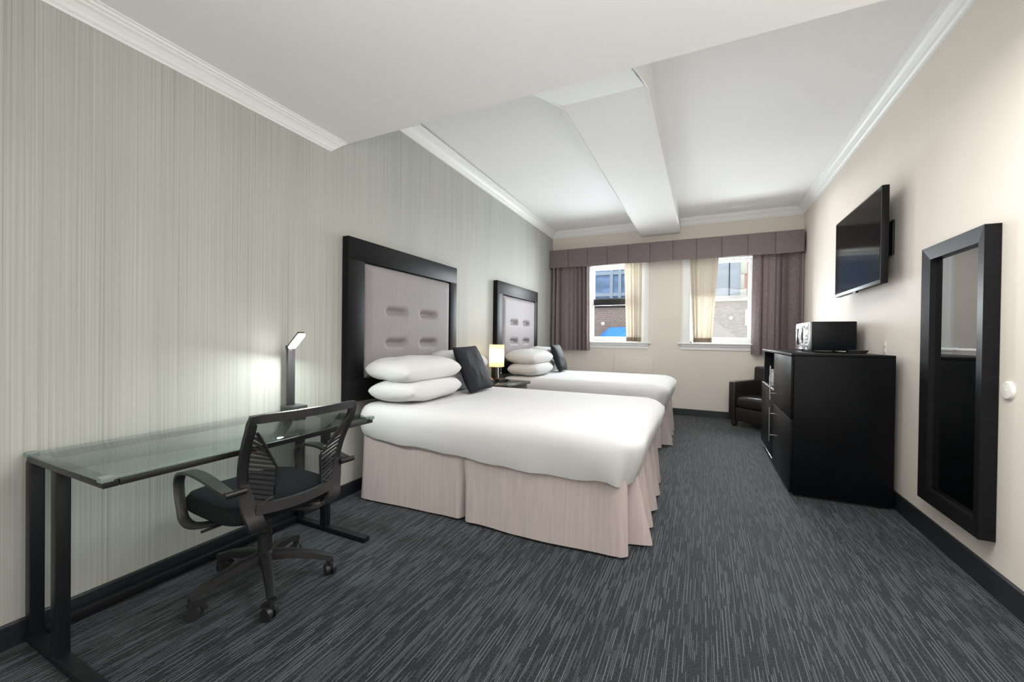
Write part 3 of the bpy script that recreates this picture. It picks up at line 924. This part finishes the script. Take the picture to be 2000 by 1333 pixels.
def back(u, v, off=0.0):
    """u in -1..1 across, v in 0..1 upward"""
    hw = .205 + .030 * min(1, v * 1.2)
    x = .262 - .030 * math.sin(PI * min(1, v * 1.15)) + .085 * v ** 1.6 - .030 * u * u * (1 - .2 * v) + off
    return Vector((x, hw * u, .455 + .415 * v))


q = MB(); q.grid(21, 16, lambda u, v: back((2 * u - 1) * .97, v * .985)); build('back_mesh', q, MT['mesh'], oc, local=True, angle=180)
q = MB()
bar = [(-.017, -.010), (.017, -.010), (.017, .010), (-.017, .010)]
n = 16
path = [back(-1, .22 + .78 * i / n) for i in range(n + 1)] + [back(-1 + 2 * i / n, 1.0) for i in range(1, n)] + [back(1, 1 - .78 * i / n) for i in range(n + 1)]
q.sweep(path, bar, up=(-1, 0, 0)); build('back_frame', q, MT['plastic'], oc, local=True, angle=50)
# broad lower yoke: two side plates curving under the seat and a cross bar
for sg in (-1, 1):
    q = MB()
    pth = [back(sg, .34, .012), back(sg * .985, .18, .012), back(sg * .93, .04, .008), Vector((.250, sg * .178, .425)), Vector((.215, sg * .150, .385)), Vector((.13, sg * .10, .372)), Vector((.06, sg * .06, .376))]
    q.sweep(smooth_path(pth), [(-.008, -.028), (.008, -.028), (.009, 0), (.008, .028), (-.008, .028), (-.009, 0)], up=(0, 1, 0), scales=[(1, k) for k in smooth_vals([.55, .9, 1.15, 1.15, 1.05, .9, .8])])
    build('side_plate', q, MT['plastic_gloss'], oc, local=True, angle=50)
q = MB(); q.sweep([back(-.86 + 1.72 * i / 12, .05 + .02 * (2 * i / 12 - 1) ** 2, .012) for i in range(13)], [(-.022, -.008), (.022, -.008), (.022, .008), (-.022, .008)], up=(-1, 0, 0))
build('cross_bar', q, MT['plastic_gloss'], oc, local=True, angle=50)
# slatted lumbar wings
for sg in (-1, 1):
    q = MB()
    out = [(.90, .86), (.74, .72), (.46, .45), (.52, .16), (.88, .08)]
    P = [back(sg * a, c, .012) for a, c in out]
    q.tube(P, .0055, 8)
    for i in range(15):
        v0 = .12 + .70 * i / 14
        # inner end on the outline at this height
        inner = lerp_table([(.08, .55), (.16, .52), (.45, .46), (.72, .74), (.86, .90)], v0 - .04)
        a0, a1 = back(sg * .93, min(.9, v0 + .05), .012), back(sg * inner, v0 - .04, .012)
        q.sweep([a0, a0.lerp(a1, .5), a1], [(-.0055, -.002), (.0055, -.002), (.0055, .002), (-.0055, .002)], up=(1, 0, 0))
    build('lumbar_support', q, MT['plastic'], oc, local=True, angle=50)
# arm rests
for sg in (-1, 1):
    y = .275 * sg
    P = [(.245, y, .575), (.18, y, .585), (.08, y, .603), (-.02, y, .612), (-.10, y, .606), (-.150, y, .588), (-.172, y, .555), (-.166, y, .50), (-.145, y, .44), (-.115, y, .395), (-.06, y * .93, .378), (.0, y * .6, .378)]
    q = MB(); q.sweep(smooth_path(P), [(-.007, -.022), (.004, -.022), (.009, -.014), (.009, .014), (.004, .022), (-.007, .022)], up=(0, 1, 0), scales=[(1, k) for k in smooth_vals([.85, 1, 1.1, 1.15, 1.1, 1, .9, .85, .85, .9, 1, 1])])
    ar = build('armrest', q, MT['plastic_gloss'], oc, local=True, angle=50)
    q = MB(); q.cyl((.250, y + sg * .022, .578), (.250, y - sg * .055, .578), .013, seg=16); build('pivot_bolt', q, MT['rail'], ar, local=True)

# ------------------------------------------------------------------ black cabinet with fridge bay
cx0, cx1, cy0, cy1, cz = 3.036, 3.655, 3.755, 5.46, 1.107
cab = thing('cabinet', 'tall black laminate cabinet with chrome bar handles against the cream wall', 'cabinet', (3.34, 4.6, 0))
ym = 4.60; t = .022
q = MB()
q.box(cx0 + .02, cx1, cy0, cy0 + t, .02, cz - t, .001); q.box(cx0 + .02, cx1, cy1 - t, cy1, .02, cz - t, .001); q.box(cx0 + .02, cx1, ym - t / 2, ym + t / 2, .02, cz - t, .001)
q.box(cx1 - .012, cx1, cy0 + t, cy1 - t, .02, cz - t); q.box(cx0 + .02, cx1 - .012, cy0 + t, cy1 - t, .02, .05); q.box(cx0 + .02, cx1 - .012, ym, cy1 - t, .715, .735)
build('carcass', q, MT['black_lam'], cab)
q = MB(); q.box(cx0, cx1, cy0 - .002, cy1 + .002, cz - t, cz, .0025); build('top', q, MT['black_lam'], cab)
for x in (cx0 + .05, cx1 - .06):
    for y in (cy0 + .05, cy1 - .05):
        q = MB(); q.cyl((x, y, 0), (x, y, .022), .018, seg=14); build('foot', q, MT['black_metal'], cab)


def door(name, y0, y1, z0, z1, hy, hz0, hz1):
    q = MB(); q.box(cx0, cx0 + .019, y0, y1, z0, z1, .0015); d = build(name, q, MT['black_lam'], cab)
    if hz0 is not None:
        q = MB(); q.cyl((cx0 - .034, hy, hz0), (cx0 - .034, hy, hz1), .006, seg=12)
        for z in (hz0 + .06, hz1 - .06): q.cyl((cx0 + .001, hy, z), (cx0 - .034, hy, z), .0045, seg=10)
        build('handle', q, MT['chrome'], d)
    return d


door('door', cy0 + .001, ym - .002, .600, cz - t - .003, ym - .045, .642, .965)
door('door', cy0 + .001, ym - .002, .030, .596, ym - .03, .240, .565)
door('door', ym + .002, cy1 - .001, .070, .722, 0, None, None)
q = MB(); q.box(cx0 - .001, cx0 + .012, ym + .05, cy1 - .03, .046, .062, .001); build('toe_strip', q, MT['chrome'], cab)
q = MB(); q.box(cx0 - .002, cx0 + .02, ym + .004, cy1 - .001, .724, .736, .001); build('shelf_edge', q, MT['chrome'], cab)

bt = thing('water_bottle', 'small clear plastic bottle standing in the open niche of the black cabinet', 'bottle', (3.076, 4.97, .7375))
q = MB(); q.lathe((3.076, 4.97, .7375), [(.026, 0), (.030, .006), (.030, .10), (.024, .125), (.012, .145), (.012, .158)], 20); build('body', q, MT['clearplastic'], bt)
q = MB(); q.lathe((3.076, 4.97, .894), [(.0135, 0), (.0135, .014)], 16); build('cap', q, MT['paper_white'], bt)
q = MB(); q.lathe((3.076, 4.97, .775), [(.0306, 0), (.0306, .04)], 20); build('wrapper', q, MT['paper_white'], bt)
# microwave
mx0, mx1, my0, my1, mz0, mz1 = 3.285, 3.640, 4.52, 5.06, cz + .012, cz + .277
mw = thing('microwave_oven', 'compact microwave oven with mirrored silver front on the black cabinet', 'microwave', (3.46, 4.79, cz))
q = MB(); q.box(mx0 + .03, mx1, my0, my1, mz0, mz1, .006); build('casing', q, MT['oven_black'], mw)
q = MB(); q.box(mx0, mx0 + .032, my0 + .145, my1 - .002, mz0 + .004, mz1 - .002, .008, 3); dr = build('door', q, MT['silver'], mw)
q = MB(); q.box(mx0 - .002, mx0 + .004, my0 + .20, my1 - .06, mz0 + .05, mz1 - .05, .002); build('door_window', q, MT['screen'], dr)
q = MB(); q.sweep([(mx0 - .004 - .028 * math.sin(PI * i / 12), my0 + .170, mz0 + .03 + .205 * i / 12) for i in range(13)], [(-.008, -.005), (.008, -.005), (.008, .005), (-.008, .005)], up=(0, 1, 0)); build('handle', q, MT['silver'], dr)
q = MB(); q.box(mx0, mx0 + .032, my0, my0 + .142, mz0 + .004, mz1 - .002, .008, 3); cpn = build('control_panel', q, MT['silver'], mw)
q = MB()
for i in range(4):
    for j in range(3): q.box(mx0 - .002, mx0 + .004, my0 + .025 + .032 * j, my0 + .05 + .032 * j, mz0 + .03 + .032 * i, mz0 + .052 + .032 * i, .001)
build('keypad', q, MT['plastic'], cpn)
q = MB(); q.box(mx0 - .002, mx0 + .004, my0 + .025, my0 + .115, mz0 + .19, mz0 + .225, .001); build('display', q, MT['screen'], cpn)
for x in (mx0 + .05, mx1 - .05):
    for y in (my0 + .05, my1 - .05):
        q = MB(); q.cyl((x, y, cz), (x, y, mz0 + .002), .012, seg=12); build('foot', q, MT['plastic'], mw)

q = MB(); q.lathe((3.545, 4.13, cz), [(.046, 0), (.052, .004), (.068, .028), (.065, .029), (.046, .009), (.01, .008)], 4)
tag(build('tray', q, MT['plastic_gloss'], smooth=False), 'small black square tray on the near end of the black cabinet', 'tray')
ot = thing('outlet_plate', 'cream wall outlet plate just above the cabinet top, behind the small tray', 'outlet', (XR, 4.09, 1.16))
q = MB(); q.box(XR - .006, XR, 4.055, 4.125, 1.10, 1.215, .003); build('cover', q, MT['cream'], ot)
for z in (1.135, 1.18):
    q = MB(); q.box(XR - .008, XR - .005, 4.074, 4.106, z - .014, z + .014, .002); build('socket', q, MT['white_plastic'], ot)

# ------------------------------------------------------------------ TV
ty0, ty1, tz0, tz1, tx = 3.805, 4.935, 1.632, 2.345, 3.575
tv = thing('television', 'flat black television mounted on the cream wall above the cabinet', 'television', (3.66, 4.37, 1.99))
q = MB(); q.box(tx, tx + .045, ty0, ty1, tz0, tz1, .005); build('case', q, MT['tvcase'], tv)
q = MB(); q.box(tx - .0015, tx + .002, ty0 + .016, ty1 - .016, tz0 + .028, tz1 - .016); build('screen', q, MT['screen'], tv, smooth=False)
q = MB(); q.box(tx + .002, tx + .02, 4.33, 4.41, tz0 - .014, tz0 + .002, .003); build('sensor', q, MT['tvcase'], tv)
q = MB(); q.box(tx + .045, XR - .012, 4.02, 4.06, 1.80, 2.17, .003); q.box(tx + .045, XR - .012, 4.68, 4.72, 1.80, 2.17, .003)
q.box(XR - .014, XR - .002, 3.95, 4.79, 1.86, 2.12, .002); build('bracket', q, MT['black_metal'], tv)

# ------------------------------------------------------------------ mirror
mi = thing('mirror', 'tall wall mirror in a wide black wood frame on the cream wall', 'mirror', (XR, 3.06, .25))
yA, yB, zA, zB, xf = 2.742, 3.362, .248, 1.778, XR - .062
fw = .074
q = MB()


def frame_side(q, a, c, ia, ic):
    """one mitred board, outer edge a-c, inner edge ia-ic (y, z)"""
    prof = [a, c, ic, ia]
    A = [q.bm.verts.new((XR - .002, y, z)) for y, z in prof]
    xs_ = (xf, xf, xf + .012, xf + .012)
    B = [q.bm.verts.new((x, y, z)) for x, (y, z) in zip(xs_, prof)]
    for i in range(4): q.bm.faces.new((A[i], A[(i + 1) % 4], B[(i + 1) % 4], B[i]))
    q.bm.faces.new(A[::-1]); q.bm.faces.new(B)


O = [(yA, zA), (yB, zA), (yB, zB), (yA, zB)]; I = [(yA + fw, zA + fw), (yB - fw, zA + fw), (yB - fw, zB - fw), (yA + fw, zB - fw)]
for i in range(4):
    q = MB(); frame_side(q, O[i], O[(i + 1) % 4], I[i], I[(i + 1) % 4]); build('frame_board', q, MT['black_wood'], mi, smooth=False)
q = MB(); q.box(XR - .022, XR - .010, yA + fw - .006, yB - fw + .006, zA + fw - .006, zB - fw + .006); build('glass', q, MT['mirror'], mi, smooth=False)

# ------------------------------------------------------------------ armchair (local: faces -y)
ac = thing('armchair', 'dark brown leather armchair in the far corner beside the cabinet', 'armchair', (3.20, 6.50, 0), math.radians(-43))
q = MB(); q.box(-.235, .235, -.290, .24, .085, .27, .015, 3); build('seat_base', q, MT['leather'], ac, local=True)
q = MB(); q.box(-.228, .228, -.305, .17, .268, .425, .055, 5)
for v in q.bm.verts:
    if v.co.z > .36: v.co.z += .022 * (1 - min(1, abs(v.co.x) / .24) ** 2)
build('seat_cushion', q, MT['leather'], ac, local=True, angle=80)
for sg in (-1, 1):
    a, c = sorted((sg * .235, sg * .335))
    q = MB(); q.box(a, c, -.305, .27, .085, .625, .018, 3)
    for v in q.bm.verts:
        if v.co.z > .4: v.co.z += .035 * (v.co.y + .3)
    build('arm', q, MT['leather'], ac, local=True)
q = MB(); q.box(-.335, .335, .17, .295, .085, .83, .03, 4)
for v in q.bm.verts:
    if v.co.z > .4: v.co.y += .06 * (v.co.z - .4)
build('backrest', q, MT['leather'], ac, local=True)
for x in (-.28, .28):
    for y in (-.245, .24):
        q = MB(); q.lathe((x, y, 0), [(.024, 0), (.034, .012), (.038, .05), (.034, .088)], 18); build('leg', q, MT['darkwood'], ac, local=True)

# ------------------------------------------------------------------ outside the windows
q = MB(); q.box(-14, 14, D + .3, 40, -3.2, -3.0); o = struct(build('ground', q, MT['asphalt'], smooth=False))
bb = thing('brick_building', 'brown brick building with black parapet close outside the left window', 'building', (-2.8, 11, -3))
q = MB(); q.box(-7, 1.5, 10.6, 13, -3, 2.02); build('wall', q, MT['brick_brown'], bb, smooth=False)
q = MB(); q.box(-7, 1.52, 10.5, 13.1, 2.02, 2.26, .01); build('parapet', q, MT['fascia'], bb)
q = MB(); q.lathe((.05, 10.6, 1.60), [(.03, 0), (.03, -.08), (.05, -.10), (.02, -.13)], 14, 'Y'); build('wall_light', q, MT['quoin'], bb)
pb = thing('pale_brick_building', 'pale brick building with white coping close outside the right window', 'building', (5, 11, -3))
q = MB(); q.box(1.55, 9, 10.7, 13, -3, 2.12); build('wall', q, MT['brick_pale'], pb, smooth=False)
q = MB(); q.box(1.54, 9, 10.6, 13.1, 2.12, 2.2, .01); build('coping', q, MT['quoin'], pb)
q = MB(); q.lathe((2.98, 10.7, 1.72), [(.03, 0), (.03, -.08), (.045, -.10), (.02, -.13)], 14, 'Y'); build('wall_light', q, MT['quoin'], pb)
q = MB(); q.box(3.27, 3.33, 10.66, 10.70, 1.55, 1.92, .005); build('downpipe', q, MT['quoin'], pb)
gb = thing('office_tower', 'blue glass office tower seen through the left window', 'building', (-3, 22, -3))
q = MB(); q.box(-12, .6, 20, 26, -3, 8); build('facade', q, MT['blue_glass'], gb, smooth=False)
for z in (2.55, 3.3, 4.35, 5.6):
    q = MB(); q.box(-12, .62, 19.9, 20, z, z + .16); build('floor_band', q, MT['concrete'], gb, smooth=False)
for x in (-3.1, -1.75, -1.35, -.1):
    q = MB(); q.box(x, x + .14, 19.88, 20, -3, 8); build('mullion', q, MT['concrete'], gb, smooth=False)
hb_ = thing('clad_building', 'grey clad building with cream quoins seen through the right window', 'building', (4, 17, -3))
q = MB(); q.box(1.2, 3.56, 16, 22, -3, 8); build('grey_wall', q, MT['grey_panel'], hb_, smooth=False)
q = MB(); q.box(3.19, 3.215, 15.98, 16, -3, 8); build('joint', q, MT['fascia'], hb_, smooth=False)
for k in range(22):
    q = MB(); q.box(3.54, 3.56 + (.17 if k % 2 else .10), 15.95, 16.4, -3 + .5 * k, -3 + .5 * k + .49, .01); build('quoin', q, MT['quoin'], hb_)
q = MB(); q.box(3.56, 9, 16, 22, -3, 8); build('brick_wall', q, MT['brick_red'], hb_, smooth=False)
q = MB()


def tarp_fn(u, v):
    x = .28 + 1.3 * u; y = 9.2 + .9 * v
    e = min(1, u / .17); h = 1.27 + .21 * e - .30 * max(0, .25 - v) * 2
    return Vector((x - .08 * (1 - v), y, h + .03 * ns(x * 3, y * 3)))


q.grid(24, 14, tarp_fn)
for e_ in list(q.bm.edges):
    pass
bd = [e_ for e_ in q.bm.edges if e_.is_boundary]
ex = bmesh.ops.extrude_edge_only(q.bm, edges=bd)
for v in ex['geom']:
    if isinstance(v, bmesh.types.BMVert): v.co.z = -3.0
tag(build('tarpaulin', q, MT['tarp'], angle=40), 'bright blue tarpaulin sheet over a stack outside the left window', 'tarp')
